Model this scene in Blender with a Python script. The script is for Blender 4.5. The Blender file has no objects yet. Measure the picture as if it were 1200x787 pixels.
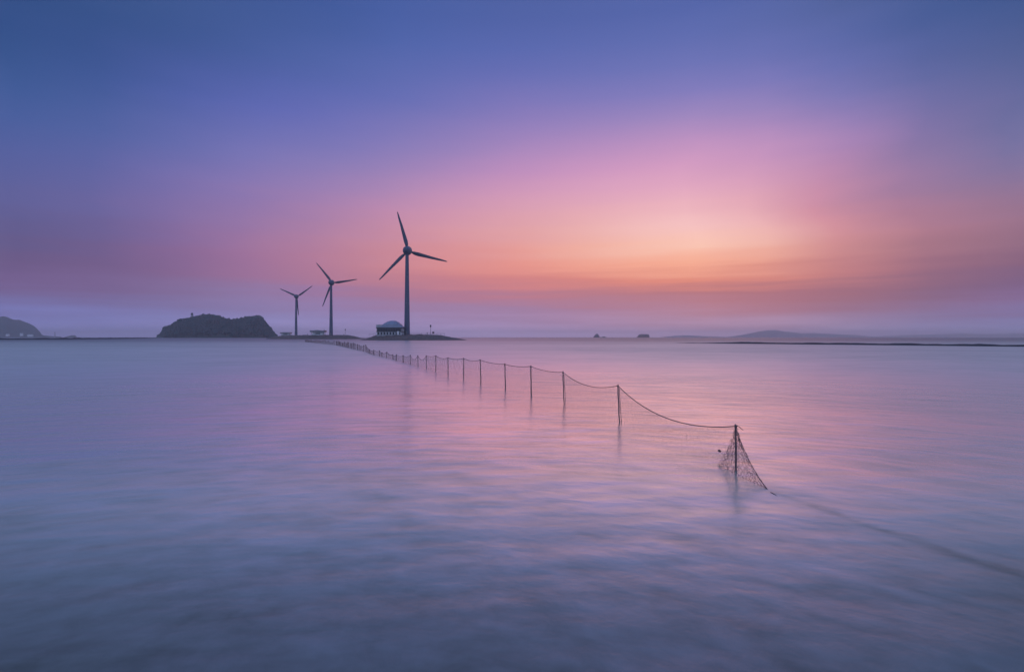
import bpy, math, random
import numpy as np
from mathutils import Vector, Matrix, noise as mnoise

C = bpy.context.scene
COL = C.collection
PI = math.pi
R = math.radians
random.seed(7)

# ------------------------------------------------------------------ camera
FPX = 1200 * 20.0 / 36.0          # focal length in photo pixels
H = 2.0                           # eye height above the water
HOR = 395.0                       # horizon row in the photo
cam_d = bpy.data.cameras.new('camera'); cam = bpy.data.objects.new('camera', cam_d)
COL.objects.link(cam); C.camera = cam
cam_d.lens = 20.0; cam_d.sensor_width = 36.0; cam_d.sensor_fit = 'HORIZONTAL'
cam_d.clip_start = 0.05; cam_d.clip_end = 40000
cam.location = (0, 0, H)
cam.rotation_euler = (R(90) + math.atan((HOR - 393.5) / FPX), 0, 0)

# ------------------------------------------------------------------ render / exposure
C.render.engine = 'CYCLES'
C.cycles.use_denoising = True
C.cycles.max_bounces = 6
C.cycles.volume_bounces = 1
C.cycles.transparent_max_bounces = 8
C.view_settings.view_transform = 'Standard'
C.view_settings.look = 'None'
C.view_settings.gamma = 1.0
C.view_settings.use_curve_mapping = False
C.view_settings.exposure = 0.0

# ------------------------------------------------------------------ world: dusk sky by direction
SUN_AZ, SUN_EL = math.atan((815 - 600) / FPX), R(1.5)
def lin(c):
    c = np.asarray(c, float) / 255.0
    return np.where(c <= 0.04045, c / 12.92, ((c + 0.055) / 1.055) ** 2.4)

# sky colours read against the compass: heading column (in photo pixels) -> rows
SKY = {
 0:   [(0,(42,73,128)),(60,(52,82,140)),(120,(66,92,155)),(180,(84,95,158)),(230,(95,95,152)),(270,(96,88,138)),(305,(105,85,130)),(325,(116,88,135)),(345,(112,98,150)),(370,(112,112,172)),(394,(118,118,180))],
 330: [(0,(60,86,149)),(60,(74,96,162)),(120,(95,105,180)),(180,(122,118,182)),(220,(140,120,178)),(260,(155,120,168)),(300,(165,115,155)),(325,(165,115,152)),(345,(150,120,165)),(370,(140,128,178)),(394,(138,130,180))],
 470: [(0,(68,92,160)),(60,(82,102,172)),(120,(106,112,182)),(180,(146,128,186)),(220,(172,135,182)),(250,(196,140,174)),(275,(206,143,162)),(300,(208,138,150)),(322,(202,130,142)),(345,(170,118,148)),(370,(150,126,168)),(394,(152,135,180))],
 600: [(0,(74,94,160)),(60,(88,104,175)),(100,(108,112,182)),(140,(140,125,188)),(180,(175,138,190)),(210,(198,145,190)),(240,(218,158,181)),(270,(230,165,168)),(300,(237,158,148)),(320,(233,141,130)),(340,(198,120,130)),(360,(160,122,158)),(394,(165,140,180))],
 830: [(0,(82,100,168)),(60,(100,112,180)),(100,(125,122,188)),(140,(165,138,192)),(180,(208,152,195)),(210,(225,165,195)),(240,(240,182,192)),(265,(250,198,196)),(285,(255,201,182)),(300,(255,187,160)),(315,(248,160,130)),(330,(222,130,116)),(345,(176,110,122)),(354,(182,116,130)),(370,(172,125,146)),(394,(168,138,166))],
 1000:[(0,(78,96,154)),(60,(92,106,172)),(120,(125,120,180)),(170,(165,130,180)),(210,(195,138,172)),(250,(210,142,160)),(290,(208,140,142)),(315,(195,125,130)),(335,(158,102,118)),(350,(146,102,124)),(360,(152,108,134)),(375,(145,118,150)),(394,(146,128,160))],
 1170:[(0,(55,82,138)),(60,(78,94,148)),(120,(99,104,156)),(170,(116,112,160)),(210,(135,115,155)),(250,(158,115,140)),(280,(150,108,130)),(310,(130,92,120)),(330,(122,90,125)),(350,(130,98,140)),(375,(118,110,155)),(394,(115,112,158))],
}
EL_MAX = R(60)
NS = 30
ts = np.linspace(0, 1, NS) ** 1.35
els = ts * EL_MAX
ZEN = lin((124, 147, 202))  # unseen zenith, brightened to add fill light on water and land
def column(px, rows):
    a = math.atan((px - 600) / FPX)
    e = np.array([math.atan((HOR - y) / FPX * math.cos(a)) for y, c in rows][::-1])
    c = np.array([lin(c) for y, c in rows][::-1])
    e = np.append(e, [EL_MAX]); c = np.vstack([c, ZEN])
    out = np.stack([np.interp(els, e, c[:, k]) for k in range(3)], 1)
    out = out * (1 + 0.9 * np.exp(-els / R(1.3)))[:, None]      # the air glows brightest right at the horizon
    return a, out
def fade(col, d, tint=(1, 1, 1)):
    # scale and tint one sky column
    return col * d * np.array(tint)
cols = [column(p, r) for p, r in SKY.items()]
left, right = cols[0][1], cols[-1][1]
back = np.stack([np.interp(els, [0, R(6), R(14), R(30), EL_MAX],
        [lin(v)[k] for v in ((165, 177, 221), (165, 176, 220), (156, 171, 218), (139, 160, 211), (124, 147, 202))]) for k in range(3)], 1)  # unseen sky behind the camera, brightened as added fill light
cols = [(-PI, back), (-R(110), back), (-R(65), 0.5 * left + 0.5 * back)] + cols + [(R(65), 0.5 * right + 0.5 * back), (R(110), back), (PI, back)]
az0 = np.array([c[0] for c in cols]); dat = np.array([c[1] for c in cols])
def hermite(xq):
    i = int(np.clip(np.searchsorted(az0, xq) - 1, 0, len(az0) - 2))
    def slope(j):
        if j == 0 or j == len(az0) - 1: return np.zeros_like(dat[0])
        d0 = (dat[j] - dat[j-1]) / (az0[j] - az0[j-1]); d1 = (dat[j+1] - dat[j]) / (az0[j+1] - az0[j])
        m = np.where(d0 * d1 > 0, 2 * d0 * d1 / np.where(np.abs(d0 + d1) < 1e-9, 1, d0 + d1), 0)
        return m
    h = az0[i+1] - az0[i]; t = (xq - az0[i]) / h
    return ((2*t**3 - 3*t**2 + 1) * dat[i] + (t**3 - 2*t**2 + t) * h * slope(i)
            + (-2*t**3 + 3*t**2) * dat[i+1] + (t**3 - t**2) * h * slope(i+1))
AZQ = [-PI, -R(110), -R(75), -R(58)] + [R(v) for v in range(-48, 49, 6)] + [R(58), R(75), R(110), PI]

w = bpy.data.worlds.new('World'); C.world = w; w.use_nodes = True
nt = w.node_tree; nt.nodes.clear()
def N(t, typ, **kw):
    n = t.nodes.new(typ)
    for k, v in kw.items():
        setattr(n, k, v)
    return n
def math_n(t, op, a, b=None, c=None):
    n = N(t, 'ShaderNodeMath', operation=op)
    for i, v in enumerate((a, b, c)):
        if v is None: continue
        if isinstance(v, (int, float)): n.inputs[i].default_value = v
        else: t.links.new(v, n.inputs[i])
    return n.outputs[0]
tc = N(nt, 'ShaderNodeTexCoord'); sp = N(nt, 'ShaderNodeSeparateXYZ')
nt.links.new(tc.outputs['Generated'], sp.inputs[0])
az = math_n(nt, 'ARCTAN2', sp.outputs[0], sp.outputs[1])
el = math_n(nt, 'ARCSINE', sp.outputs[2])
# thin layered dusk cloud near the horizon: bends the layers up and down a little
cb = N(nt, 'ShaderNodeCombineXYZ')
nt.links.new(math_n(nt, 'MULTIPLY', az, 2.6), cb.inputs[0]); nt.links.new(math_n(nt, 'MULTIPLY', el, 55.0), cb.inputs[1])
nz = N(nt, 'ShaderNodeTexNoise'); nz.inputs['Scale'].default_value = 1.0; nz.inputs['Detail'].default_value = 5.0; nz.inputs['Roughness'].default_value = 0.55
nt.links.new(cb.outputs[0], nz.inputs['Vector'])
env = N(nt, 'ShaderNodeMapRange', interpolation_type='SMOOTHSTEP')     # strongest low in the sky
nt.links.new(el, env.inputs[0]); env.inputs[1].default_value = 0.30; env.inputs[2].default_value = 0.05
env.inputs[3].default_value = 0.006; env.inputs[4].default_value = 0.065
off = math_n(nt, 'MULTIPLY', math_n(nt, 'SUBTRACT', nz.outputs[0], 0.5), env.outputs[0])
el2 = math_n(nt, 'ADD', el, off)
cw = N(nt, 'ShaderNodeCombineXYZ'); nt.links.new(math_n(nt, 'MULTIPLY', az, 1.6), cw.inputs[0]); nt.links.new(math_n(nt, 'MULTIPLY', el, 7.0), cw.inputs[1]); cw.inputs[2].default_value = 4.0
nw = N(nt, 'ShaderNodeTexNoise'); nw.inputs['Scale'].default_value = 1.0; nw.inputs['Detail'].default_value = 4.0
nt.links.new(cw.outputs[0], nw.inputs['Vector'])
az = math_n(nt, 'ADD', az, math_n(nt, 'MULTIPLY', math_n(nt, 'SUBTRACT', nw.outputs[0], 0.5), 0.22))
tt = math_n(nt, 'POWER', math_n(nt, 'MAXIMUM', math_n(nt, 'DIVIDE', el2, EL_MAX), 0.0), 1 / 1.35)
prev = None
for i, a in enumerate(AZQ):
    cr = N(nt, 'ShaderNodeValToRGB'); r = cr.color_ramp
    cc = np.clip(hermite(a), 0, 1.5)
    for j in range(NS):
        e = r.elements[j] if j < 2 else r.elements.new(0.5)
        e.position = 0.5 if j == 1 else (j / (NS - 1))
    # elements re-sort themselves; set them afresh
    for j, e in enumerate(r.elements):
        e.position = j / (NS - 1)
    for j, e in enumerate(r.elements):
        e.color = (*cc[j], 1)
    nt.links.new(tt, cr.inputs[0])
    if prev is None: prev = cr.outputs[0]
    else:
        mr = N(nt, 'ShaderNodeMapRange'); nt.links.new(az, mr.inputs[0])
        mr.inputs[1].default_value = AZQ[i-1]; mr.inputs[2].default_value = a
        mx = N(nt, 'ShaderNodeMix', data_type='RGBA')
        nt.links.new(mr.outputs[0], mx.inputs[0]); nt.links.new(prev, mx.inputs[6]); nt.links.new(cr.outputs[0], mx.inputs[7])
        prev = mx.outputs[2]
bgm = N(nt, 'ShaderNodeBackground'); nt.links.new(prev, bgm.inputs[0]); bgm.inputs[1].default_value = 1.0
sky = N(nt, 'ShaderNodeTexSky', sky_type='NISHITA'); sky.sun_disc = False
sky.sun_elevation = SUN_EL; sky.sun_rotation = SUN_AZ; sky.dust_density = 3.0
bgs = N(nt, 'ShaderNodeBackground'); nt.links.new(sky.outputs[0], bgs.inputs[0]); bgs.inputs[1].default_value = 0.003
ad = N(nt, 'ShaderNodeAddShader'); nt.links.new(bgm.outputs[0], ad.inputs[0]); nt.links.new(bgs.outputs[0], ad.inputs[1])
ow = N(nt, 'ShaderNodeOutputWorld'); nt.links.new(ad.outputs[0], ow.inputs[0])

# ------------------------------------------------------------------ sun, gone almost to the horizon
sd = bpy.data.lights.new('sun', 'SUN'); so = bpy.data.objects.new('sun', sd); COL.objects.link(so)
sd.energy = 0.03; sd.angle = R(60); sd.color = (1.0, 0.55, 0.36)
dirv = Vector((math.sin(SUN_AZ) * math.cos(SUN_EL), math.cos(SUN_AZ) * math.cos(SUN_EL), math.sin(SUN_EL)))
so.rotation_euler = (-dirv).to_track_quat('-Z', 'Y').to_euler()

# ------------------------------------------------------------------ helpers
def px(x, D): return (x - 600.0) / FPX * D            # photo column at distance D -> world X
def pz(y, D): return H + (HOR - y) / FPX * D          # photo row at distance D -> world Z

def mat(name, c, rough=0.6, noise_amt=0.25, scale=4.0, metal=0.0, bump=0.0, c2=None, stretch=(1, 1, 1), detail=5):
    m = bpy.data.materials.new(name); m.use_nodes = True
    t = m.node_tree; b = t.nodes['Principled BSDF']
    b.inputs['Roughness'].default_value = rough; b.inputs['Metallic'].default_value = metal
    co = N(t, 'ShaderNodeTexCoord'); mp = N(t, 'ShaderNodeMapping'); mp.inputs['Scale'].default_value = stretch
    t.links.new(co.outputs['Object'], mp.inputs[0])
    n = N(t, 'ShaderNodeTexNoise'); n.inputs['Scale'].default_value = scale; n.inputs['Detail'].default_value = detail
    t.links.new(mp.outputs[0], n.inputs['Vector'])
    r = N(t, 'ShaderNodeValToRGB'); t.links.new(n.outputs[0], r.inputs[0])
    lo = c2 if c2 else tuple(v * (1 - noise_amt) for v in c)
    hi = c if c2 else tuple(min(1, v * (1 + noise_amt)) for v in c)
    r.color_ramp.elements[0].position = 0.32; r.color_ramp.elements[0].color = (*lo, 1)
    r.color_ramp.elements[1].position = 0.68; r.color_ramp.elements[1].color = (*hi, 1)
    t.links.new(r.outputs[0], b.inputs['Base Color'])
    if bump:
        bp = N(t, 'ShaderNodeBump'); bp.inputs['Strength'].default_value = bump
        t.links.new(n.outputs[0], bp.inputs['Height']); t.links.new(bp.outputs[0], b.inputs['Normal'])
    return m

class MB:
    def __init__(s): s.v = []; s.f = []
    def add(s, v, f):
        o = len(s.v); s.v += [tuple(p) for p in v]; s.f += [tuple(i + o for i in q) for q in f]
    def box(s, c, d, rz=0.0):
        x, y, z = (k / 2 for k in d); ca, sa = math.cos(rz), math.sin(rz)
        v = [(c[0] + X * ca - Y * sa, c[1] + X * sa + Y * ca, c[2] + Z) for X, Y, Z in
             ((-x,-y,-z),(x,-y,-z),(x,y,-z),(-x,y,-z),(-x,-y,z),(x,-y,z),(x,y,z),(-x,y,z))]
        s.add(v, [(0,3,2,1),(4,5,6,7),(0,1,5,4),(1,2,6,5),(2,3,7,6),(3,0,4,7)])
    def tube(s, pts, rad, n=6, caps=True):
        pts = [Vector(p) for p in pts]; rads = rad if isinstance(rad, (list, tuple)) else [rad] * len(pts)
        v = []; f = []
        up = Vector((0, 0, 1)); t0 = (pts[1] - pts[0]).normalized()
        if abs(t0.z) > 0.9: up = Vector((0, 1, 0))
        for i, p in enumerate(pts):
            t = (pts[min(i + 1, len(pts) - 1)] - pts[max(i - 1, 0)])
            t = t.normalized() if t.length > 1e-9 else t0
            a = t.cross(up); a = a.normalized() if a.length > 1e-6 else Vector((1, 0, 0)); b = t.cross(a)
            for k in range(n):
                q = 2 * PI * k / n
                v.append(p + (a * math.cos(q) + b * math.sin(q)) * rads[i])
        for i in range(len(pts) - 1):
            for k in range(n):
                f.append((i*n + k, i*n + (k+1) % n, (i+1)*n + (k+1) % n, (i+1)*n + k))
        if caps: f += [tuple(range(n))[::-1], tuple((len(pts)-1)*n + k for k in range(n))]
        s.add(v, f)
    def lathe(s, prof, c=(0,0,0), n=24, axis='Z'):
        v = []; f = []
        for r_, z in prof:
            for k in range(n):
                q = 2 * PI * k / n
                x, y = r_ * math.cos(q), r_ * math.sin(q)
                p = (x, y, z) if axis == 'Z' else (x, z, y)
                v.append((c[0] + p[0], c[1] + p[1], c[2] + p[2]))
        for i in range(len(prof) - 1):
            for k in range(n):
                f.append((i*n + k, i*n + (k+1) % n, (i+1)*n + (k+1) % n, (i+1)*n + k))
        f += [tuple(range(n))[::-1], tuple((len(prof)-1)*n + k for k in range(n))]
        s.add(v, f)
    def build(s, name, m, parent=None, smooth=False, loc=(0,0,0)):
        me = bpy.data.meshes.new(name); me.from_pydata(s.v, [], s.f); me.update()
        if smooth:
            for p in me.polygons: p.use_smooth = True
        me.materials.append(m)
        o = bpy.data.objects.new(name, me); COL.objects.link(o); o.location = loc
        if parent: o.parent = parent
        return o
def tag(o, label=None, cat=None, group=None, kind=None):
    for k, v in (('label', label), ('category', cat), ('group', group), ('kind', kind)):
        if v: o[k] = v
    return o
def thing(name, label, cat, loc=(0,0,0), group=None):
    o = bpy.data.objects.new(name, None); COL.objects.link(o); o.location = loc
    return tag(o, label, cat, group)
def copy_tree(o, parent=None):
    c = o.copy(); COL.objects.link(c); c.parent = parent
    for ch in [k for k in bpy.data.objects if k.parent == o]:
        copy_tree(ch, c)
    return c
def fbm(x, y, z, o=4): return mnoise.fractal(Vector((x, y, z)), 1.0, 2.0, o)

# ------------------------------------------------------------------ the sea (long, smoothed swell)
def sea_material():
    m = bpy.data.materials.new('sea_water'); m.use_nodes = True
    t = m.node_tree; b = t.nodes['Principled BSDF']
    g = N(t, 'ShaderNodeNewGeometry'); s = N(t, 'ShaderNodeSeparateXYZ'); t.links.new(g.outputs['Position'], s.inputs[0])
    # swell runs in wide arcs round the shoal off the shore
    dx = math_n(t, 'ADD', s.outputs[0], 1.4); dy = math_n(t, 'ADD', s.outputs[1], 0.5)
    rr = math_n(t, 'SQRT', math_n(t, 'ADD', math_n(t, 'MULTIPLY', dx, dx), math_n(t, 'MULTIPLY', dy, dy)))
    th = math_n(t, 'ARCTAN2', dx, dy)
    def streak(kr, kt, detail, dist=0.6, seed=0.0, rough=0.5):
        cv = N(t, 'ShaderNodeCombineXYZ')
        t.links.new(math_n(t, 'MULTIPLY', rr, kr), cv.inputs[0]); t.links.new(math_n(t, 'MULTIPLY', th, kt), cv.inputs[1]); cv.inputs[2].default_value = seed
        n = N(t, 'ShaderNodeTexNoise'); n.inputs['Scale'].default_value = 1.0; n.inputs['Detail'].default_value = detail
        n.inputs['Distortion'].default_value = dist; n.inputs['Roughness'].default_value = rough
        t.links.new(cv.outputs[0], n.inputs['Vector'])
        return n.outputs[0]
    def swell(kx, ky, detail, seed, dist=0.4):
        cv = N(t, 'ShaderNodeCombineXYZ')
        t.links.new(math_n(t, 'MULTIPLY', s.outputs[0], kx), cv.inputs[0]); t.links.new(math_n(t, 'MULTIPLY', s.outputs[1], ky), cv.inputs[1]); cv.inputs[2].default_value = seed
        n = N(t, 'ShaderNodeTexNoise'); n.inputs['Scale'].default_value = 1.0; n.inputs['Detail'].default_value = detail
        n.inputs['Distortion'].default_value = dist; n.inputs['Roughness'].default_value = 0.68
        t.links.new(cv.outputs[0], n.inputs['Vector'])
        return n.outputs[0]
    n1 = streak(4.4, 10.0, 5, 0.25, 1.0, 0.58)        # ripples near the shore
    n2 = streak(1.4, 8.0, 6, 0.3, 5.0, 0.65)       # wavelets
    n3 = swell(0.20, 0.34, 6, 9.0)            # swell
    n4 = swell(0.05, 0.08, 6, 13.0)          # broad patches
    n5 = swell(0.010, 0.018, 7, 17.0)         # far bands
    tot = None
    for n, k in ((n1, 1.0), (n2, 0.9), (n3, 0.6), (n4, 0.6), (n5, 0.7)):
        v = math_n(t, 'MULTIPLY', math_n(t, 'SUBTRACT', n, 0.5), k)
        tot = v if tot is None else math_n(t, 'ADD', tot, v)
    # the sunken ground rope shows as a dim wavering line
    qx = math_n(t, 'ADD', s.outputs[0], math_n(t, 'MULTIPLY_ADD', s.outputs[1], 0.34, -5.86))
    qx = math_n(t, 'ADD', qx, math_n(t, 'MULTIPLY', math_n(t, 'SUBTRACT', n2, 0.5), 0.35))
    ln = math_n(t, 'EXPONENT', math_n(t, 'MULTIPLY', math_n(t, 'MULTIPLY', qx, qx), -90.0))
    gate = N(t, 'ShaderNodeMapRange', interpolation_type='SMOOTHSTEP'); t.links.new(s.outputs[1], gate.inputs[0])
    gate.inputs[1].default_value = 8.0; gate.inputs[2].default_value = 7.2
    tot = math_n(t, 'SUBTRACT', tot, math_n(t, 'MULTIPLY', math_n(t, 'MULTIPLY', ln, gate.outputs[0]), 0.30))
    # silt and fine foam carried in streaks
    cr = N(t, 'ShaderNodeMapRange'); t.links.new(tot, cr.inputs[0])
    cr.inputs[1].default_value = -0.42; cr.inputs[2].default_value = 0.42
    mx = N(t, 'ShaderNodeMix', data_type='RGBA'); t.links.new(cr.outputs[0], mx.inputs[0])
    mx.inputs[6].default_value = (0.42, 0.44, 0.35, 1); mx.inputs[7].default_value = (0.82, 0.85, 0.69, 1)
    ro = N(t, 'ShaderNodeMapRange'); t.links.new(tot, ro.inputs[0])
    ro.inputs[1].default_value = -0.5; ro.inputs[2].default_value = 0.5; ro.inputs[3].default_value = 0.26; ro.inputs[4].default_value = 0.21
    bh = math_n(t, 'ADD', math_n(t, 'MULTIPLY', n1, 0.0030), math_n(t, 'MULTIPLY', n2, 0.010))
    bh = math_n(t, 'ADD', bh, math_n(t, 'MULTIPLY', n3, 0.010))
    bh = math_n(t, 'ADD', bh, math_n(t, 'MULTIPLY', n4, 0.07))
    bh = math_n(t, 'ADD', bh, math_n(t, 'MULTIPLY', n5, 0.45))
    bp = N(t, 'ShaderNodeBump'); bp.inputs['Strength'].default_value = 1.0; bp.inputs['Distance'].default_value = 1.0
    t.links.new(bh, bp.inputs['Height'])
    # milky body of the water under a skin that mirrors more the flatter one looks along it
    t.nodes.remove(b)
    df = N(t, 'ShaderNodeBsdfDiffuse')
    # shade painted into the body colour near the camera; far water darkens too
    near_dim = N(t, 'ShaderNodeMapRange', interpolation_type='SMOOTHSTEP'); t.links.new(s.outputs[1], near_dim.inputs[0])
    near_dim.inputs[1].default_value = 2.5; near_dim.inputs[2].default_value = 8.0; near_dim.inputs[3].default_value = 0.22; near_dim.inputs[4].default_value = 1.0
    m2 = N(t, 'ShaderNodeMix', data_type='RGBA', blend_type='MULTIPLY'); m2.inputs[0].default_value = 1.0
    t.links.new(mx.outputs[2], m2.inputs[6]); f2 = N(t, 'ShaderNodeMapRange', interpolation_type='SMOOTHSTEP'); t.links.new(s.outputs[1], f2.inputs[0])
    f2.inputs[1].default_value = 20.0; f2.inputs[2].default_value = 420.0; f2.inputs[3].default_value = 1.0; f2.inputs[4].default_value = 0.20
    t.links.new(math_n(t, 'MULTIPLY', near_dim.outputs[0], f2.outputs[0]), m2.inputs[7]); t.links.new(m2.outputs[2], df.inputs[0])
    gl = N(t, 'ShaderNodeBsdfGlossy'); gl.inputs['Color'].default_value = (1.0, 0.965, 0.945, 1)
    # unresolved chop far out spreads the mirror image
    rf = N(t, 'ShaderNodeMapRange', interpolation_type='SMOOTHSTEP'); t.links.new(rr, rf.inputs[0])
    rf.inputs[1].default_value = 7.0; rf.inputs[2].default_value = 50.0; rf.inputs[3].default_value = 0.0; rf.inputs[4].default_value = 0.09
    ra = math_n(t, 'ADD', ro.outputs[0], rf.outputs[0]); t.links.new(bp.outputs[0], gl.inputs['Normal'])
    lw = N(t, 'ShaderNodeLayerWeight'); lw.inputs['Blend'].default_value = 0.5
    fr = N(t, 'ShaderNodeValToRGB'); t.links.new(lw.outputs['Facing'], fr.inputs[0])
    st = [(0.0, .05), (0.50, .20), (0.60, .26), (0.70, .37), (0.76, .50), (0.82, .80), (0.88, .99), (0.95, .90), (0.98, .70), (1.0, .52)]
    for k, (p_, v_) in enumerate(st):
        e = fr.color_ramp.elements[0] if k == 0 else fr.color_ramp.elements[-1] if k == len(st) - 1 else fr.color_ramp.elements.new(p_)
        e.position = p_; e.color = (v_, v_, v_, 1)
    # painted glow: mirror share raised in a band by the net, lowered outside
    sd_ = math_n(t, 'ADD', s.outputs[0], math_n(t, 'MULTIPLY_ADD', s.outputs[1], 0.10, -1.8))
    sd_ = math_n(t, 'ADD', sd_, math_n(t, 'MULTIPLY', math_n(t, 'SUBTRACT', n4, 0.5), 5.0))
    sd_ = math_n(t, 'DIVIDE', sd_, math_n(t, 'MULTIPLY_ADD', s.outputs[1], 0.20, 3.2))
    glow_band = math_n(t, 'EXPONENT', math_n(t, 'MULTIPLY', math_n(t, 'MULTIPLY', sd_, sd_), -1.0))
    t.links.new(math_n(t, 'MULTIPLY_ADD', glow_band, -0.02, ra), gl.inputs['Roughness'])
    ms = N(t, 'ShaderNodeMixShader'); fm = math_n(t, 'MULTIPLY', fr.outputs[0], math_n(t, 'MULTIPLY_ADD', tot, 1.1, 1.0)); fm = math_n(t, 'MULTIPLY', fm, math_n(t, 'MULTIPLY_ADD', glow_band, 0.30, 0.72)); fm = math_n(t, 'MINIMUM', fm, 1.0); t.links.new(fm, ms.inputs[0]); t.links.new(df.outputs[0], ms.inputs[1]); t.links.new(gl.outputs[0], ms.inputs[2])
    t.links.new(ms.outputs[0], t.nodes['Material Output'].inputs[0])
    return m
SEA = 12000.0
mb = MB(); mb.add([(-SEA,-SEA,0),(SEA,-SEA,0),(SEA,SEA,0),(-SEA,SEA,0)], [(0,1,2,3)])
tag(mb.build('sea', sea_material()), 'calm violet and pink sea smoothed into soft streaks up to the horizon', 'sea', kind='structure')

# ------------------------------------------------------------------ haze over everything
hb = MB(); hb.box((0, 0, 60), (2 * SEA + 200, 2 * SEA + 200, 124))
hm = bpy.data.materials.new('haze_air'); hm.use_nodes = True
ht = hm.node_tree; ht.nodes.clear()
pv = N(ht, 'ShaderNodeVolumePrincipled'); pv.inputs['Color'].default_value = (1.0, 0.96, 0.94, 1)
pv.inputs['Density'].default_value = 0.00014; pv.inputs['Anisotropy'].default_value = 0.55
oo = N(ht, 'ShaderNodeOutputMaterial'); ht.links.new(pv.outputs[0], oo.inputs['Volume'])
tag(hb.build('haze', hm), 'pale evening haze lying over the sea', 'haze', kind='stuff')

# ------------------------------------------------------------------ materials
M = {
 'rock':   mat('embankment_stone', (0.22, 0.16, 0.14), 0.9, scale=0.9, bump=0.6, c2=(0.11, 0.08, 0.075)),
 'mud':    mat('wet_mud', (0.06, 0.05, 0.05), 0.7, scale=0.6, bump=0.4, c2=(0.03, 0.026, 0.028)),
 'leaf':   mat('woodland', (0.045, 0.08, 0.075), 0.9, scale=0.05, c2=(0.026, 0.048, 0.046)),
 'earth':  mat('island_ground', (0.07, 0.10, 0.085), 0.9, scale=0.05, c2=(0.04, 0.06, 0.05)),
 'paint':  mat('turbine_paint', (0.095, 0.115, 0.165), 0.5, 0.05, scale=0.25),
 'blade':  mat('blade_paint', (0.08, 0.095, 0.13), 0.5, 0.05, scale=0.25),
 'conc':   mat('concrete', (0.42, 0.42, 0.42), 0.8, 0.15, scale=0.8),
 'roofm':  mat('roof_metal', (0.30, 0.33, 0.40), 0.45, 0.1, scale=0.5, metal=0.3),
 'glass':  mat('dark_glass', (0.03, 0.035, 0.05), 0.12, 0.2, scale=0.5),
 'dark':   mat('dark_metal', (0.05, 0.05, 0.055), 0.5, 0.2, scale=2.0, metal=0.5),
 'steel':  mat('grey_steel', (0.22, 0.22, 0.23), 0.4, 0.15, scale=2.0, metal=0.6),
 'wood':   mat('weathered_pole', (0.30, 0.18, 0.17), 0.8, scale=9.0, bump=0.5, c2=(0.15, 0.09, 0.09), stretch=(6, 6, 1)),
 'rope':   mat('wet_rope', (0.20, 0.12, 0.11), 0.8, scale=60.0, c2=(0.10, 0.06, 0.06)),
 'net':    mat('net_twine', (0.24, 0.14, 0.13), 0.8, scale=20.0, c2=(0.15, 0.09, 0.09)),
 'white':  mat('white_render', (0.78, 0.78, 0.76), 0.7, 0.08, scale=0.3),
 'cloth':  mat('dark_clothes', (0.04, 0.04, 0.05), 0.9, 0.2, scale=6.0),
 'skin':   mat('skin', (0.40, 0.26, 0.20), 0.6, 0.1, scale=6.0),
 'floatm': mat('net_float', (0.12, 0.05, 0.045), 0.5, 0.2, scale=12.0),
}

# ------------------------------------------------------------------ terrain
def ridge(name, prof, D, depth, m, label, cat, sink=3.0, nx=120, ny=22, rough=0.12, nscale=0.05, seed=0.0, front=0.5, kind='structure'):
    """land whose skyline follows prof = [(photo column, photo row)] at distance D, rounded in depth"""
    xs = [px(p[0], D) for p in prof]; zs = [max(pz(p[1], D), 0) for p in prof]
    x0, x1 = xs[0], xs[-1]
    v = []; f = []
    for i in range(nx + 1):
        x = x0 + (x1 - x0) * i / nx; hz = float(np.interp(x, xs, zs))
        for j in range(ny + 1):
            q = -1 + 2 * j / ny
            k = max(0.0, 1 - abs(q) ** 2.2) ** front
            d = depth * (0.55 + 0.45 * math.sin(PI * min(max(i / nx, 0.02), 0.98)))
            n = fbm(x * nscale + seed, q * depth * nscale, seed)
            z = hz * k * (1 + rough * n * (0.5 if abs(q) < 0.15 else 1.0)) - (1 - k) * sink
            v.append((x * (1 + q * d / D), D + q * d, z))
    for i in range(nx):
        for j in range(ny):
            a = i * (ny + 1) + j
            f.append((a, a + ny + 1, a + ny + 2, a + 1))
    b = MB(); b.add(v, f)
    o = b.build(name, m, smooth=True); tag(o, label, cat, kind=kind)
    return xs, zs

# stone platform under the nearest turbine
D1, D2, D3 = 390.0, 610.0, 815.0
ridge('embankment', [(421,398.6),(427,397.2),(434,395.0),(441,392.6),(452,392.0),(500,392.0),(516,392.6),(524,394.2),(533,395.7),(540,396.8),(548,398.6)], D1, 26, M['rock'],
      'low brown stone platform in the sea under the tallest turbine and the domed hall', 'embankment', seed=2.1, rough=0.16, nscale=0.28, nx=420, ny=40, front=0.35)
ridge('embankment', [(312,396.4),(322,394.2),(332,393.0),(345,392.7),(380,392.3),(408,392.6),(415,393.6),(424,396.0),(430,397.6)], 620, 30, M['rock'],
      'long dark stone bank joining the wooded island and the two farther turbines', 'embankment', seed=5.3, rough=0.14, nscale=0.22, nx=420, ny=40, front=0.35)
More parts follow.
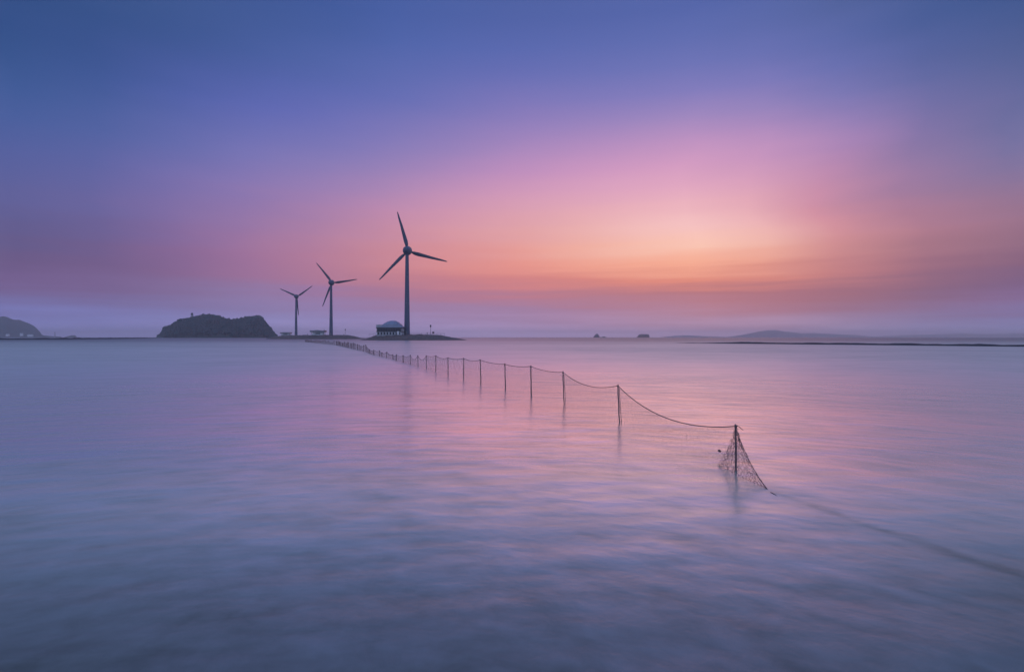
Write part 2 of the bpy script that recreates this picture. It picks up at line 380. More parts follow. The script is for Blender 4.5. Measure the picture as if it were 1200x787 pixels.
# mud banks
def bank(name, pts, wid, hgt, label):
    b = MB(); v = []; f = []; ny = 8; n = 160
    P = [Vector(p) for p in pts]; L = [0]
    for i in range(1, len(P)): L.append(L[-1] + (P[i] - P[i-1]).length)
    for i in range(n + 1):
        s = L[-1] * i / n
        k = max(j for j in range(len(L)) if L[j] <= s + 1e-6); k = min(k, len(P) - 2)
        t = (P[k+1] - P[k]).normalized(); p = P[k] + t * (s - L[k]); nn = Vector((-t.y, t.x))
        taper = min(1, 6.0 * min(i / n, 1 - i / n) + 0.02)
        for j in range(ny + 1):
            q = -1 + 2 * j / ny
            wv = wid * (1 + 0.3 * fbm(s * 0.05, 3.3, 0.2))
            z = hgt * (1 - q * q) ** 0.6 * taper * (0.8 + 0.55 * fbm(s * 0.11, q * 2, 1.7)) - 0.25 * abs(q) ** 4 - 0.05
            v.append((p.x + nn.x * q * wv, p.y + nn.y * q * wv, z))
    for i in range(n):
        for j in range(ny):
            a = i * (ny + 1) + j; f.append((a, a + ny + 1, a + ny + 2, a + 1))
    b.add(v, f)
    tag(b.build(name, M['mud'], smooth=True), label, 'mud bank', kind='structure')
bank('mud_bank', [(56, 205), (63, 190), (91, 151), (109, 122), (135, 82), (170, 40)], 2.6, 0.55, 'thin dark mud bank lying across the water on the right')
bank('mud_bank', [(-620, 430), (-400, 455), (-385, 480), (-480, 700), (-640, 1020)], 9.0, 1.5, 'thin dark mud bank below the blue headland on the left')

# islands
NUA = [(176,396.2),(183,395),(189,391),(194.5,382.6),(200,382),(205,378.6),(211,374.4),(218,373.8),(228,372),(238,369.6),(247,369.2),(255,370.3),(262,373.3),(272,375.4),(280,374.4),(292,371.8),(303,370.6),(306,371.4),(310,376.8),(315,383.2),(321,391),(326,396)]
DI = 1750.0
nx_, nz_ = ridge('island', NUA, DI, 120, M['earth'], 'steep wooded island with a small lighthouse on its left shoulder', 'island', sink=15, rough=0.10, nscale=0.012, seed=8.8, front=0.45)
ridge('headland', [(-160,384),(-90,376),(-40,372.5),(0,371.8),(5,371.3),(9,372.2),(15,374.6),(22,375.4),(30,378.8),(38,382.3),(42,384.2),(47,389.2),(49.5,392.6),(58,393.6),(72,394.4)], 4000, 600, M['leaf'],
      'rounded blue headland cut off by the left edge', 'headland', sink=10, nscale=0.004, seed=3.3)
ridge('islet', [(76,394.6),(81,393.4),(84,392.7),(88,392.6),(90,394.5)], 4200, 80, M['earth'], 'flat pale islet just right of the blue headland', 'islet', sink=4, nscale=0.02)
ridge('far_hills', [(852,394.6),(862,393.2),(872,391.6),(885,389.4),(892,387.8),(900,386.7),(906,386.5),(914,387.6),(921,388.8),(930,389.4),(940,390.4),(952,390.0),(964,390.8),(980,391.4),(1005,392.4),(1025,394.6)], 10400, 500, M['leaf'],
      'low hazy hill island on the horizon right of the two sea rocks', 'hills', sink=10, nscale=0.002, nx=200, seed=1.4)
ridge('far_hills', [(776,394.7),(790,393.1),(800,392.6),(815,393.2),(830,393.9),(850,394.5)], 11500, 200, M['leaf'], 'faintest short hump on the horizon between the sea rocks and the hazy hill island', 'hills', sink=10, nscale=0.002, nx=60, seed=6.1)
ridge('far_hills', [(1015,394.4),(1040,393.2),(1060,392.6),(1100,391.4),(1130,390.6),(1160,391.2),(1190,390.2),(1230,390.4),(1300,388.5),(1380,393)], 11500, 300, M['leaf'],
      'barely visible hill line at the right end of the horizon', 'hills', sink=10, nscale=0.002, nx=160, seed=2.7)

# woodland: crowns covering the island, one mass at this distance
def crown_mass(name, prof, D, depth, n, size, label, seed, lo=0.0):
    rnd = random.Random(seed); b = MB()
    xs = [px(p[0], D) for p in prof]; zs = [max(pz(p[1], D), 0) for p in prof]
    ico = [(0,0,1)] + [(0.89*math.cos(R(72*k)), 0.89*math.sin(R(72*k)), 0.45) for k in range(5)] + [(0.89*math.cos(R(72*k+36)), 0.89*math.sin(R(72*k+36)), -0.45) for k in range(5)] + [(0,0,-1)]
    fac = [(0,1+k,1+(k+1)%5) for k in range(5)] + [(1+k,6+k,1+(k+1)%5) for k in range(5)] + [(6+k,6+(k+1)%5,1+(k+1)%5) for k in range(5)] + [(11,6+(k+1)%5,6+k) for k in range(5)]
    c = 0
    while c < n:
        x = rnd.uniform(xs[0], xs[-1]); q = rnd.uniform(-0.97, 0.6)
        hz = float(np.interp(x, xs, zs)); i = (x - xs[0]) / (xs[-1] - xs[0])
        d = depth * (0.55 + 0.45 * math.sin(PI * min(max(i, 0.02), 0.98)))
        k = max(0.0, 1 - abs(q) ** 2.2) ** 0.45
        z = hz * k - (1 - k) * 8
        if z < lo: continue
        s = size * (rnd.uniform(0.6, 1.2) if rnd.random() < .85 else rnd.uniform(1.2, 2.0))
        xx = x * (1 + q * d / D)
        v = [(xx + p[0]*s*rnd.uniform(.7,1.25), D + q*d + p[1]*s*rnd.uniform(.7,1.25), z - s*(0.9 if rnd.random() < .6 else .3) + p[2]*s*rnd.uniform(.6,1.2)) for p in ico]
        b.add(v, fac); c += 1
    tag(b.build(name, M['leaf']), label, 'woodland', kind='stuff')
crown_mass('woodland', NUA, DI, 120, 5200, 4.7, 'dark trees covering the steep island', 11, lo=8.0)

# sea stacks
def stack(prof, D, depth, label, seed):
    b = MB(); n = 40; ny = 10
    xs = [px(p[0], D) for p in prof]; zs = [pz(p[1], D) for p in prof]; v = []; f = []
    for i in range(n + 1):
        x = xs[0] + (xs[-1] - xs[0]) * i / n; hz = max(float(np.interp(x, xs, zs)), 0.0)
        for j in range(ny + 1):
            q = -1 + 2 * j / ny; k = max(0, 1 - abs(q) ** 3) ** 0.4
            v.append((x + 1.2 * fbm(x * .12, q * 3, seed), D + q * depth, hz * k * (1 + 0.1 * fbm(x * .14, q * 2, seed)) - (1 - k) * 2 - 0.2))
    for i in range(n):
        for j in range(ny):
            a = i * (ny + 1) + j; f.append((a, a + ny + 1, a + ny + 2, a + 1))
    b.add(v, f)
    tag(b.build('sea_rock', M['rock']), label, 'rock', 'rocks on the horizon')
stack([(695.6,395.9),(696.4,393.6),(697.5,392.2),(698.8,391.2),(700,391.0),(701.2,392.2),(702,394.4),(704.5,394.9),(706.5,394.2),(708,393.9),(709.5,394.6),(711.5,395.9)], 3000, 24, 'pointed sea rock with a low tail, left of the two rocks on the horizon', 1.0)
stack([(746,395.9),(747.5,394),(749,392.0),(751,391.3),(753,391.6),(759,391.6),(760,392),(760.2,395.9)], 3000, 24, 'flat topped block of sea rock on the horizon', 4.0)

# ------------------------------------------------------------------ wind turbines
def make_turbine():
    """nearest turbine at unit size: hub 58 m over its footing"""
    root = thing('wind_turbine', 'tallest and nearest white wind turbine, beside the domed hall', 'wind turbine', group='wind turbines')
    hub = 57.8
    b = MB(); b.lathe([(1.98, 0), (1.96, 0.6), (1.9, 4), (1.62, 22), (1.33, 40), (1.14, 54.6), (1.14, 56.0)], n=28)
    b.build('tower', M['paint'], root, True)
    b = MB(); b.lathe([(2.6, -0.8), (2.6, 0.25), (2.3, 0.4)], n=28); b.build('base_ring', M['conc'], root)
    b = MB(); b.box((0, -1.93, 1.75), (1.0, 0.16, 2.3)); dr = b.build('door', M['steel'], root)
    b = MB(); b.box((0.36, -2.03, 1.7), (0.06, 0.05, 0.3)); b.build('handle', M['dark'], dr)
    for z_, r_ in ((22, 1.63), (40, 1.34)):
        b = MB(); b.lathe([(r_ - .02, z_ - .12), (r_ + .05, z_ - .1), (r_ + .05, z_ + .1), (r_ - .02, z_ + .12)], n=28); b.build('flange', M['steel'], root)
    # egg shaped nacelle with generator ring; the rotor is on the far side
    b = MB(); b.lathe([(0.05, -5.2), (0.9, -5.0), (1.7, -4.2), (2.3, -2.8), (2.6, -1.0), (2.6, 0.6), (2.5, 1.0)], (0, 0, hub), 28, 'Y')
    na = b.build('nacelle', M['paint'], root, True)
    b = MB(); b.lathe([(2.55, 0.62), (3.1, 0.7), (3.16, 1.4), (3.1, 2.1), (2.4, 2.2)], (0, 0, hub), 32, 'Y'); b.build('generator_ring', M['steel'], na, True)
    b = MB(); b.tube([(0, -2.6, hub + 2.1), (0, -2.6, hub + 3.9)], 0.07, 6); b.tube([(-0.5, -2.6, hub + 3.4), (0.5, -2.6, hub + 3.4)], 0.05, 5); b.build('wind_vane', M['dark'], na)
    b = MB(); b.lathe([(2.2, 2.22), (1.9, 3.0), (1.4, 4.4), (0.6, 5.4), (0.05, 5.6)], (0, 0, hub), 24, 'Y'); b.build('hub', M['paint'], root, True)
    return root, hub
def blade_mesh(ang, hub):
    st = [(1.2, 0.55, 0.55, 0), (2.6, 0.6, 0.5, 4), (4.5, 1.15, 0.34, 16), (7, 1.35, 0.26, 13), (12, 1.1, 0.19, 8), (18, .85, .13, 4), (24, .6, .08, 2), (27.2, .36, .05, 0), (28.0, .1, .03, 0)]
    n = 14; v = []; f = []
    for r_, ch, tk, tw in st:
        for k in range(n):
            q = 2 * PI * k / n
            c = math.cos(q) * ch + (0.25 * ch if ch > 0.7 else 0)
            th = math.sin(q) * tk
            a = R(tw + 6); cx = c * math.cos(a) - th * math.sin(a); cy = c * math.sin(a) + th * math.cos(a)
            v.append((cx, 3.1 + cy, r_))
    for i in range(len(st) - 1):
        for k in range(n): f.append((i*n+k, i*n+(k+1) % n, (i+1)*n+(k+1) % n, (i+1)*n+k))
    f += [tuple(range(n))[::-1], tuple((len(st)-1)*n+k for k in range(n))]
    rot = Matrix.Rotation(-(ang - PI / 2), 3, 'Y')
    v = [tuple(rot @ Vector(p) + Vector((0, 0, hub))) for p in v]
    b = MB(); b.add(v, f); return b
TURB = [(477, 293.3, D1, 392.0, 105, None),
        (388, 331.0, D2, 392.6, 128, 'middle one of the three wind turbines, right of the wing roofed pavilion'),
        (347, 347.3, D3, 393.0, 155, 'smallest and farthest wind turbine, close to the wooded island')]
root0 = None
for (tx, hy, D, by, ang, lab) in TURB:
    hz = pz(hy, D); bz = pz(by, D) - 0.5
    if root0 is None:
        root0, hub = make_turbine(); t = root0
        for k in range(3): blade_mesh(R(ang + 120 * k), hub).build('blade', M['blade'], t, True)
    else:
        t = root0.copy(); COL.objects.link(t); t['label'] = lab
        for ch in [o for o in bpy.data.objects if o.parent == root0]:
            if ch.name.startswith('blade'): continue
            c = copy_tree(ch, t)
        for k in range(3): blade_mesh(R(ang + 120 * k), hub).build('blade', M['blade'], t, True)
    t.location = (px(tx, D), D, bz); s = (hz - bz) / hub; t.scale = (1, 1, s) if False else (s, s, s)

# ------------------------------------------------------------------ domed hall by the nearest turbine
def hall():
    D = D1 - 6; z0 = pz(392.1, D); x0, x1 = px(443.2, D), px(473.2, D); W = x1 - x0
    cx = (x0 + x1) / 2
    t = thing('exhibition_hall', 'grey hall with a bulging curved roof at the foot of the tallest turbine', 'building', (cx, D, z0))
    dep = 13.0; eave = pz(383.8, D) - z0
    b = MB(); b.box((0, 0, eave / 2 - 0.6), (W - 0.8, dep - 0.8, eave + 1.2 - 0.02)); b.build('wall', M['conc'], t)
    b = MB(); b.box((0, -dep/2 + 0.32, eave - 1.55), (W - 1.2, 0.3, 1.9)); wb = b.build('window_band', M['glass'], t)
    for k in range(15):
        b = MB(); b.box((-W/2 + 1.0 + k * (W - 2.0) / 14, -dep/2 + 0.12, eave - 1.55), (0.1, 0.16, 1.9)); b.build('mullion', M['steel'], wb)
    b = MB(); b.box((0, 0, eave - 0.25), (W, dep, 0.5)); b.build('cornice', M['dark'], t)
    b = MB(); b.box((0, 0, eave - 2.75), (W - 0.3, dep - 0.3, 0.35)); b.build('sill_course', M['dark'], t)
    for k in range(9):
        b = MB(); b.box((-W/2 + 0.7 + k * (W - 1.4) / 8, -dep/2 + 0.1, (eave - 3.0) / 2), (0.45, 0.5, eave - 2.96)); b.build('column', M['white'], t)
    for k in range(8):
        b = MB(); b.box((-W/2 + 0.7 + (k + .5) * (W - 1.4) / 8, -dep/2 + 0.36, (eave - 3.2) / 2), (1.4, 0.16, eave - 3.4))
        b.build('window', M['glass'], t)
    b = MB(); b.box((-W/2 + 1.9, 0, eave + 0.95), (3.6, dep - 1, 1.9)); b.build('parapet', M['conc'], t)
    # asymmetric vault
    pr = [(447.2, 380.6), (449.5, 379.9), (452, 378.2), (455, 376.6), (458, 375.8), (461, 375.5), (464, 375.9), (467, 377.4), (470, 380.0), (472.0, 382.4), (473.0, 383.7)]
    P = [(px(a, D) - cx, pz(c, D) - z0) for a, c in pr]
    b = MB(); v = []; f = []; ny = 12
    for j in range(ny + 1):
        q = -1 + 2 * j / ny; kk = (1 - 0.55 * abs(q) ** 2.5)
        for (X, Z) in P: v.append((X, q * (dep / 2 - 0.2), eave + max(Z - eave, 0.0) * kk + 0.005))
        for (X, Z) in P[::-1]: v.append((X, q * (dep / 2 - 0.2), eave + 0.001))
    m_ = 2 * len(P)
    for j in range(ny):
        for k in range(m_): f.append((j*m_+k, j*m_+(k+1) % m_, (j+1)*m_+(k+1) % m_, (j+1)*m_+k))
    f += [tuple(range(m_)), tuple(ny*m_+k for k in range(m_))[::-1]]
    b.add(v, f); rf = b.build('roof', M['roofm'], t)
    b = MB()
    for k in (2, 3, 4, 6, 7, 8):
        X, Z = P[k]
        b.tube([(X, q * (dep/2 - 0.15), eave + max(Z - eave, 0) * (1 - 0.55 * abs(q) ** 2.5) + 0.05) for q in np.linspace(-1, 1, 9)], 0.09, 5)
    b.build('roof_rib', M['steel'], rf)
    b = MB(); b.box((W/2 - 2.6, -dep/2 + 0.02, 1.15), (1.5, 0.12, 2.3)); dr = b.build('door', M['white'], t)
    b = MB(); b.box((W/2 - 2.1, -dep/2 - 0.07, 1.1), (0.06, 0.05, 0.4)); b.build('handle', M['steel'], dr)
hall()

# ------------------------------------------------------------------ pavilions by the other turbines
def pavilion(xa, xb, yr, yb, D, label, wing):
    x0, x1 = px(xa, D), px(xb, D); W = x1 - x0; z0 = pz(yb, D) - 0.4; h = pz(yr, D) - z0
    t = thing('pavilion', label, 'pavilion', ((x0 + x1) / 2, D, z0))
    b = MB(); b.box((0, 0, 0.15), (W * 0.8, 7, 0.9)); b.build('floor_slab', M['conc'], t)
    for sx in (-0.34, -0.12, 0.12, 0.34):
        for sy in (-2.6, 2.6):
            b = MB(); b.box((sx * W * 1.2, sy * 1.2, 0.6 + (h - 2.7) / 2), (0.4, 0.4, h - 2.7)); b.build('column', M['conc'], t)
    b = MB(); b.box((0.0, 0, 0.6 + (h - 2.9) / 2), (W * 0.72, 5.0, h - 2.9)); rm = b.build('wall', M['white'], t)
    b = MB(); b.box((0.05 * W, -2.54, 0.6 + (h - 2.9) / 2), (W * 0.3, 0.08, (h - 2.9) * 0.5)); b.build('window', M['glass'], t)
    # roof: deep fascia with upswept ends
    n = 16; v = []; f = []
    for i in range(n + 1):
        q = -1 + 2 * i / n; up = wing * (abs(q) ** 3) * 0.5; crest = 0.9 * max(0, 1 - (q / 0.7) ** 2)
        for y in (-4.2, 4.2):
            v += [(q * W / 2, y, h - 2.3 + up), (q * W / 2, y, h - 0.7 + up * 1.2 + crest * wing)]
    for i in range(n):
        a = 4 * i; c = a + 4
        f += [(a, c, c + 1, a + 1), (a + 2, a + 3, c + 3, c + 2), (a, a + 2, c + 2, c), (a + 1, c + 1, c + 3, a + 3)]
    f += [(0, 1, 3, 2), (4*n, 4*n+2, 4*n+3, 4*n+1)]
    b = MB(); b.add(v, f); b.build('roof', M['steel'], t)
    if wing > 0.7:
        b = MB(); b.tube([(W/2 - 0.3, -3, h - 0.6), (W/2 - 0.3, -3, h + 1.2)], 0.09, 6); b.build('mast', M['dark'], t)
pavilion(364.6, 381.2, 386.9, 392.2, 605, 'pavilion with a wing shaped roof left of the middle turbine', 1.0)
pavilion(329.4, 341.0, 388.9, 392.6, 800, 'small low pavilion left of the farthest turbine', 0.4)

# ------------------------------------------------------------------ railing, lamps, sign, people on the banks
def railing(xa, xb, D, yb, label):
    x0, x1 = px(xa, D), px(xb, D); z0 = pz(yb, D)
    t = thing('railing', label, 'railing', (x0, D, z0), 'railings round the nearest turbine'); L = x1 - x0; n = max(2, int(L / 2.4))
    for k in range(n + 1):
        b = MB(); b.tube([(L * k / n, 0, -0.6), (L * k / n, 0, 1.25)], 0.05, 6); b.build('post', M['steel'], t)
    for z in (0.65, 1.2):
        b = MB(); b.tube([(0, 0, z), (L, 0, z)], 0.045, 6); b.build('rail', M['steel'], t)
railing(480.5, 521, D1 - 8, 392.3, 'thin steel railing right of the tallest turbine')
railing(432.5, 442.5, D1 - 8, 392.8, 'short steel railing left of the domed hall')

def lamp_post(x, yt, yb, D, label):
    z0 = pz(yb, D) - 0.4; h = pz(yt, D) - z0
    t = thing('lamp_post', label, 'lamp post', (px(x, D), D, z0), 'unlit lamp posts on the stone banks')
    b = MB(); b.tube([(0, 0, -0.3), (0, 0, h * 0.5), (0, 0, h - 0.2)], [0.16, 0.12, 0.1], 10); b.build('pole', M['steel'], t, True)
    b = MB(); b.lathe([(0.18, 0), (0.42, 0.25), (0.5, 1.1), (0.42, 1.5), (0.12, 1.7)], (0, 0, h - 1.7), 12); b.build('lantern', M['dark'], t, True)
    b = MB(); b.lathe([(0.3, 0), (0.3, 0.5), (0.2, 0.6)], (0, 0, 0), 12); b.build('base', M['conc'], t)
lamp_post(504.6, 380.4, 392.0, D1 - 4, 'slim dark lamp post on the platform right of the tallest turbine')
lamp_post(404.6, 385.2, 392.6, 600, 'slim lamp post right of the middle turbine')

def sign_board(x, D, yb, w_, h_, lift, label):
    z0 = pz(yb, D) - 0.3
    t = thing('notice_board', label, 'sign', (px(x, D), D, z0))
    for s in (-1, 1):
        b = MB(); b.tube([(s * w_ * 0.35, 0.05, -0.2), (s * w_ * 0.35, 0.05, lift + h_ * 0.6)], 0.05, 6); b.build('post', M['steel'], t)
    b = MB(); b.box((0, 0, lift + h_ / 2), (w_, 0.08, h_)); b.build('panel', M['dark'], t)
sign_board(507.7, D1 - 5, 392.0, 1.3, 1.2, 1.1, 'small dark board on legs right of the lamp post on the platform')
sign_board(403.0, 602, 392.6, 0.9, 0.7, 0.5, 'tiny low board at the foot of the lamp post by the middle turbine')

def person(x, D, yb, label, face):
    z0 = pz(yb, D)
    t = thing('person', label, 'person', (px(x, D), D, z0 - 0.05)); t.rotation_euler = (0, 0, face)
    # one continuous body grown over a skeleton
    J = {'pel': (0,0,.95), 'wst': (0,.01,1.10), 'chs': (0,0,1.36), 'nck': (0,.01,1.52), 'hd': (0,-.02,1.64), 'top': (0,-.01,1.75),
         'lh': (.1,0,.9), 'lk': (.11,-.02,.5), 'la': (.11,.02,.09), 'lt': (.12,-.14,.04), 'rh': (-.1,0,.9), 'rk': (-.11,-.02,.5), 'ra': (-.12,.02,.09), 'rt': (-.13,-.14,.04),
         'ls': (.19,0,1.42), 'le': (.25,.03,1.14), 'lw': (.25,-.05,.9), 'lf': (.25,-.08,.76), 'rs': (-.19,0,1.42), 're': (-.25,.03,1.14), 'rw': (-.25,-.05,.9), 'rf': (-.25,-.08,.76)}
    E = [('pel','wst'),('wst','chs'),('chs','nck'),('nck','hd'),('hd','top'),('pel','lh'),('lh','lk'),('lk','la'),('la','lt'),('pel','rh'),('rh','rk'),('rk','ra'),('ra','rt'),
         ('chs','ls'),('ls','le'),('le','lw'),('lw','lf'),('chs','rs'),('rs','re'),('re','rw'),('rw','rf')]
    rad = dict(pel=.15, wst=.14, chs=.17, nck=.065, hd=.1, top=.07, lh=.1, lk=.065, la=.045, lt=.035, rh=.1, rk=.065, ra=.045, rt=.035, ls=.07, le=.05, lw=.035, lf=.025, rs=.07, re=.05, rw=.035, rf=.025)
    ks = list(J); me = bpy.data.meshes.new('body'); me.from_pydata([J[k] for k in ks], [(ks.index(a), ks.index(c)) for a, c in E], [])
    o = bpy.data.objects.new('body', me); COL.objects.link(o); o.parent = t
    md = o.modifiers.new('skin', 'SKIN')
    for i, k in enumerate(ks): me.skin_vertices[0].data[i].radius = (rad[k], rad[k])
    me.skin_vertices[0].data[0].use_root = True
    o.modifiers.new('sub', 'SUBSURF').levels = 1
    me.materials.append(M['cloth'])
    b = MB(); b.lathe([(0.03, 0.115), (0.08, 0.095), (0.112, 0.03), (0.115, -0.02), (0.10, -0.04)], (0, 0.005, 1.68), 14); b.build('hair', M['dark'], t, True)
person(500.6, D1 - 7, 392.0, 'person in dark clothes standing on the platform left of the lamp post', 0.4)
person(360.6, 606, 392.5, 'person in dark clothes standing left of the wing roofed pavilion', -0.5)

# ------------------------------------------------------------------ lighthouse on the island, tower and houses on the headland
def lighthouse():
    D = 1745; z0 = pz(373.4, D) ; z1 = pz(366.2, D); h = z1 - z0
    t = thing('lighthouse', 'small lighthouse standing on the left shoulder of the wooded island', 'lighthouse', (px(225, D), D, z0))
    k = h / 11.0
    def lt(p): return [(r_ * k, z_ * k) for r_, z_ in p]
    b = MB(); b.lathe(lt([(5.2, -6), (5.2, 1.2), (5.6, 1.3), (5.6, 2.0), (5.2, 2.1)]), n=20); b.build('observation_deck', M['conc'], t)
    b = MB(); b.lathe(lt([(2.1, 2.0), (1.7, 6.0), (1.6, 6.6)]), n=18); b.build('tower', M['conc'], t, True)
    b = MB(); b.lathe(lt([(2.6, 6.6), (2.8, 7.0), (2.6, 7.4)]), n=18); b.build('gallery', M['conc'], t)
    b = MB(); b.lathe(lt([(1.7, 7.4), (1.7, 9.2)]), n=14); b.build('lantern_room', M['glass'], t)
    b = MB(); b.lathe(lt([(2.1, 9.2), (1.2, 10.2), (0.15, 11)]), n=14); b.build('roof', M['dark'], t)
lighthouse()
def beacon():
    D = 3600; z0 = pz(394.0, D); h = pz(388.6, D) - z0
    t = thing('beacon_tower', 'thin pale tower on the low point right of the headland', 'tower', (px(64.3, D), D, z0))
    b = MB(); b.lathe([(4.4, -6), (3.2, 3), (2.4, h * .7), (1.7, h * .82)], n=14); b.build('tower', M['conc'], t, True)
    b = MB(); b.lathe([(2.6, h * .82), (2.6, h * .87), (1.5, h * .9), (1.5, h * .96), (0.2, h)], n=14); b.build('lantern', M['dark'], t)
beacon()
def house(x, y, w_, h_, D, label):
    z0 = pz(y, D)
    t = thing('house', label, 'house', (px(x, D), D, z0), 'white houses along the foot of the headland')
    b = MB(); b.box((0, 0, h_ / 2 - 3), (w_, 10, h_ + 6)); b.build('wall', M['white'], t)
    b = MB(); b.add([(-w_/2-.4,-5.4,h_),(w_/2+.4,-5.4,h_),(w_/2+.4,5.4,h_),(-w_/2-.4,5.4,h_),(-w_/2-.4,0,h_+2.4),(w_/2+.4,0,h_+2.4)], [(0,1,5,4),(2,3,4,5),(0,4,3),(1,2,5),(0,3,2,1)]); b.build('roof', M['white'], t)
    for k in range(max(2, int(w_ / 4))):
        b = MB(); b.box((-w_/2 + 2 + k * 4, -5.03, h_ * 0.55), (1.4, 0.1, 1.4)); b.build('window', M['glass'], t)
DH = 3380
house(25.3, 392.4, 13, 8, DH, 'small bright white house under the blue headland')
house(35.6, 393.2, 28, 5, DH, 'long low white house, rightmost under the blue headland')
house(9.0, 392.6, 14, 5, DH, 'small dim white house near the left edge under the blue headland')

# ------------------------------------------------------------------ the net fence in the water
POSTS = [  # photo column/row of the top, column/row where it meets the water
 (862.0, 496.8, 862.4, 551.0), (724.0, 450.2, 725.8, 494.0), (659.6, 434.7, 661.0, 473.0), (622.0, 428.0, 622.6, 463.8), (591.6, 425.6, 592.3, 455.8),
 (562.7, 420.8, 563.6, 449.0), (543.4, 419.0, 543.3, 443.5), (525.0, 418.4, 525.2, 440.0), (510.8, 416.0, 510.6, 435.7), (499.5, 416.0, 499.6, 432.0),
 (489.6, 416.0, 489.9, 429.6), (480.9, 415.4, 480.8, 426.9), (472.3, 416.0, 472.5, 424.5), (464.6, 415.0, 464.4, 422.5), (460.2, 415.0, 460.6, 420.9),
 (453.3, 412.0, 453.0, 419.3), (447.6, 412.5, 447.6, 418.1), (444.9, 410.4, 444.6, 417.3), (438.0, 409.8, 438.2, 416.0), (432.8, 408.8, 432.6, 414.0), (428.6, 403.5, 428.8, 412.3)]
posts = []
for (xt, yt, xb, yb) in POSTS:
    D = H * FPX / (yb - HOR)
    posts.append((Vector((px(xb, D), D, 0)), Vector((px(xt, D), D, pz(yt, D)))))
rnd = random.Random(3)
p = posts[-1][0].copy(); d = 3.4
while p.y < 245 and len(posts) < 72:
    d = rnd.uniform(2.6, 4.0); sl = 0.37 if p.y < 140 else 0.44
    q = Vector((p.x - d * sl, p.y + d, 0)); p = q
    posts.append((q.copy(), Vector((q.x + rnd.uniform(-.08, .08), q.y, rnd.uniform(.75, 1.15)))))
fence = thing('net_fence', 'line of thin poles in the sea strung with a sagging rope and fishing net', 'fence', posts[0][0])
org = posts[0][0]
SAG = [.30, .20, .06, .05, .05, .08, .06, .10, .06, .28, .30, .12, .1]
def rope_pt(i, u):
    a, b = posts[i][1], posts[i + 1][1]; s = SAG[i] if i < len(SAG) else 0.12
    z0 = a + (b - a) * u - Vector((0, 0, 0.03))
    k = 4 * u * (1 - u)
    return z0 - Vector((0, 0, s * k))
for i, (b0, t0) in enumerate(posts):
    rr = 0.0165 if i < 3 else 0.022 if i < 12 else 0.035 if i < 24 else 0.05
    ax = (t0 - b0); n = 7; pts = []; rads = []
    for k in range(n):
        f_ = -0.5 / max(ax.length, .1) + (1 + 0.5 / max(ax.length, .1)) * k / (n - 1)
        wob = Vector((0.006 * math.sin(3.1 * k + i), 0.006 * math.cos(2.3 * k + i * 2), 0))
        pts.append(b0 + ax * f_ + wob - org); rads.append(rr * (1.12 - 0.25 * k / (n - 1)) * (1 + 0.08 * math.sin(5 * k + i)))
    b = MB(); b.tube(pts, rads, 8)
    if i in (1, 2):   # a thinner stake lashed beside the pole
        o_ = Vector((0.055, -0.01, 0))
        b.tube([b0 + o_ * 1.3 - org - Vector((0, 0, .4)), b0 + ax * 0.9 + o_ * 0.5 - org], 0.007, 6)
    for zz in (0.965, 0.94):  # lashing turns
        c = b0 + ax * zz - org; b.tube([c - Vector((0, 0, .008)), c + Vector((0, 0, .008))], rr * 1.35, 8)
    b.build('post', M['wood'], fence, True)
for i in range(len(posts) - 1):
    seg = 14 if i < 6 else 7
    pts = [rope_pt(i, k / seg) - org for k in range(seg + 1)]
    b = MB(); b.tube(pts, 0.0085 if i < 3 else 0.011 if i < 14 else 0.016, 6); b.build('rope', M['rope'], fence, True)
# net panels: diamond mesh of twine hanging from the rope into the water
def net_panel(top, bot, L, Ht, cell, rad, nm='net', mt='net', rag=0.0, seed=0):
    rn = random.Random(seed); nu = max(3, int(L / cell)); nv = max(2, int(Ht / cell))
    g = [[None] * (nv + 1) for _ in range(nu + 1)]
    for a in range(nu + 1):
        for c in range(nv + 1):
            u = a / nu; v_ = c / nv
            g[a][c] = top(u) * (1 - v_) + bot(u) * v_ + Vector((rn.gauss(0, .25 * cell), rn.gauss(0, .25 * cell) + 0.05 * math.sin(u * 9 + seed) * v_, 0 if c == 0 else rn.gauss(0, .18 * cell)))
    b = MB()
    for a in range(nu):
        for c in range(nv):
            if rag and rn.random() < rag: continue
            if (a + c) % 2 == 0: e = (g[a][c], g[a+1][c+1])
            else: e = (g[a+1][c], g[a][c+1])
            b.tube([e[0] - org, e[1] - org], rad, 3, caps=False)
    return b.build(nm, M[mt], fence)
for i in range(len(posts) - 1):
    L = (posts[i+1][1] - posts[i][1]).length
    if i < 3: cell, rad = 0.036, 0.0012
    elif i < 6: cell, rad = 0.05, 0.0013
    elif i < 13: cell, rad = 0.075, 0.0020
    elif i < 24: cell, rad = 0.12, 0.0035
    else: cell, rad = 0.22, 0.006
    net_panel(lambda u, i=i: rope_pt(i, u), lambda u, i=i: posts[i][0] * (1 - u) + posts[i+1][0] * u + Vector((0, 0, -.06)), L, 0.95, cell, rad, seed=i)
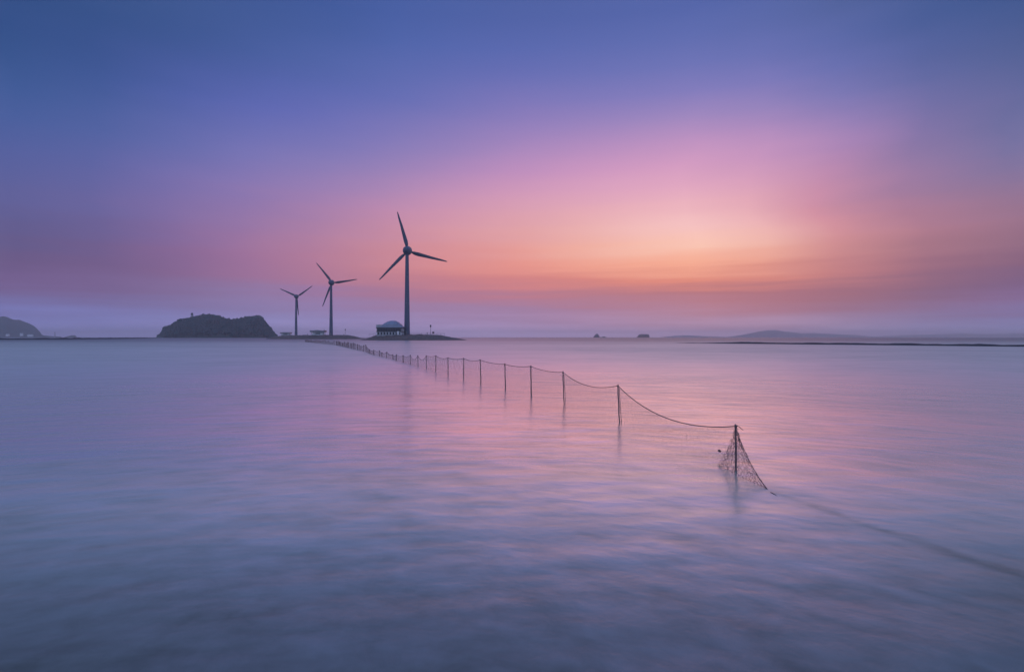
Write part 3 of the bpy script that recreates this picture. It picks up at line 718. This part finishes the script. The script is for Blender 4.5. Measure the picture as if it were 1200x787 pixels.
# the loose end of the net gathered at the last pole
A0, A1 = posts[0]
footL = Vector((px(839, 8.95), 8.95, -0.03)); footM = Vector((px(866, 8.2), 8.2, -0.03)); footR = Vector((px(903, 7.42), 7.42, -0.03))
topA = A1 - Vector((0, 0, .04))
def bez(a, c, e, u): return a * (1 - u) ** 2 + c * 2 * u * (1 - u) + e * u * u
def gl(u): return bez(topA, topA * .45 + footL * .55 + Vector((.04, 0, -.07)), footL, u)
def gr(u): return bez(topA, topA * .5 + footR * .5 + Vector((-.03, 0, -.17)), footR, u)
def tent(name, ea, eb, cell, rad, dens, seed):
    rn = random.Random(seed); b = MB(); nu = 26; nv = 26
    g = [[ea(v_ / nv) * (1 - u / nu) + eb(v_ / nv) * (u / nu) + Vector((rn.gauss(0, .008), rn.gauss(0, .02), rn.gauss(0, .008))) for v_ in range(nv + 1)] for u in range(nu + 1)]
    for a in range(nu):
        for c in range(nv):
            if rn.random() > dens(c / nv, a / nu): continue
            e = (g[a][c], g[a+1][c+1]) if (a + c) % 2 == 0 else (g[a+1][c], g[a][c+1])
            b.tube([e[0] - org, e[1] - org], rad, 3, caps=False)
    return b.build(name, M['net'], fence)
def gm(u): return A1 * (1 - u) + footM * u
tent('gathered_net', gl, gm, .02, 0.0013, lambda v_, u: 0.4 + 0.6 * v_, 21)
tent('gathered_net', gl, gm, .03, 0.0014, lambda v_, u: 0.1 + 0.8 * v_, 25)
tent('gathered_net', gm, gr, .03, 0.0008, lambda v_, u: 0.35 + 0.6 * v_ * v_, 22)
tent('gathered_net', gm, gr, .03, 0.0015, lambda v_, u: 0.62 + 0.36 * v_, 23)
b = MB(); b.tube([gr(k / 14) - org for k in range(15)], [0.003 + 0.004 * k / 14 for k in range(15)], 6); b.build('stay_rope', M['rope'], fence, True)
b = MB(); b.tube([A1 - org + Vector((0, 0, -.02)), A1 - org + Vector((.05, 0, -.035)), A1 - org + Vector((.11, -.01, -.09))], [.006, .006, .004], 6); b.build('rope_end', M['rope'], fence, True)
b = MB(); fl = Vector((px(843, 9.3), 9.3, pz(528, 9.3))) - org
b.lathe([(0.006, -.04), (.018, -.03), (.022, 0), (.018, .03), (.006, .04)], tuple(fl), 10, 'Y'); b.build('float', M['floatm'], fence, True)
# ground rope running on towards the shore, awash
pts = []
way = [(903, 576.5), (925, 588), (960, 600), (1000, 612), (1050, 627), (1100, 643), (1150, 658), (1210, 676), (1300, 705)]
for k in range(70):
    q = k / 69 * (len(way) - 1); i = min(int(q), len(way) - 2); fr = q - i
    X = way[i][0] * (1 - fr) + way[i+1][0] * fr; Y = way[i][1] * (1 - fr) + way[i+1][1] * fr; D = H * FPX / (Y - HOR)
    pts.append(Vector((px(X, D), D, (-0.0022 * k + 0.002 * math.sin(k * .9)) if k > 2 else 0.0)) - org)
b = MB(); b.tube(pts, 0.0065, 7); b.build('ground_rope', M['rope'], fence, True)
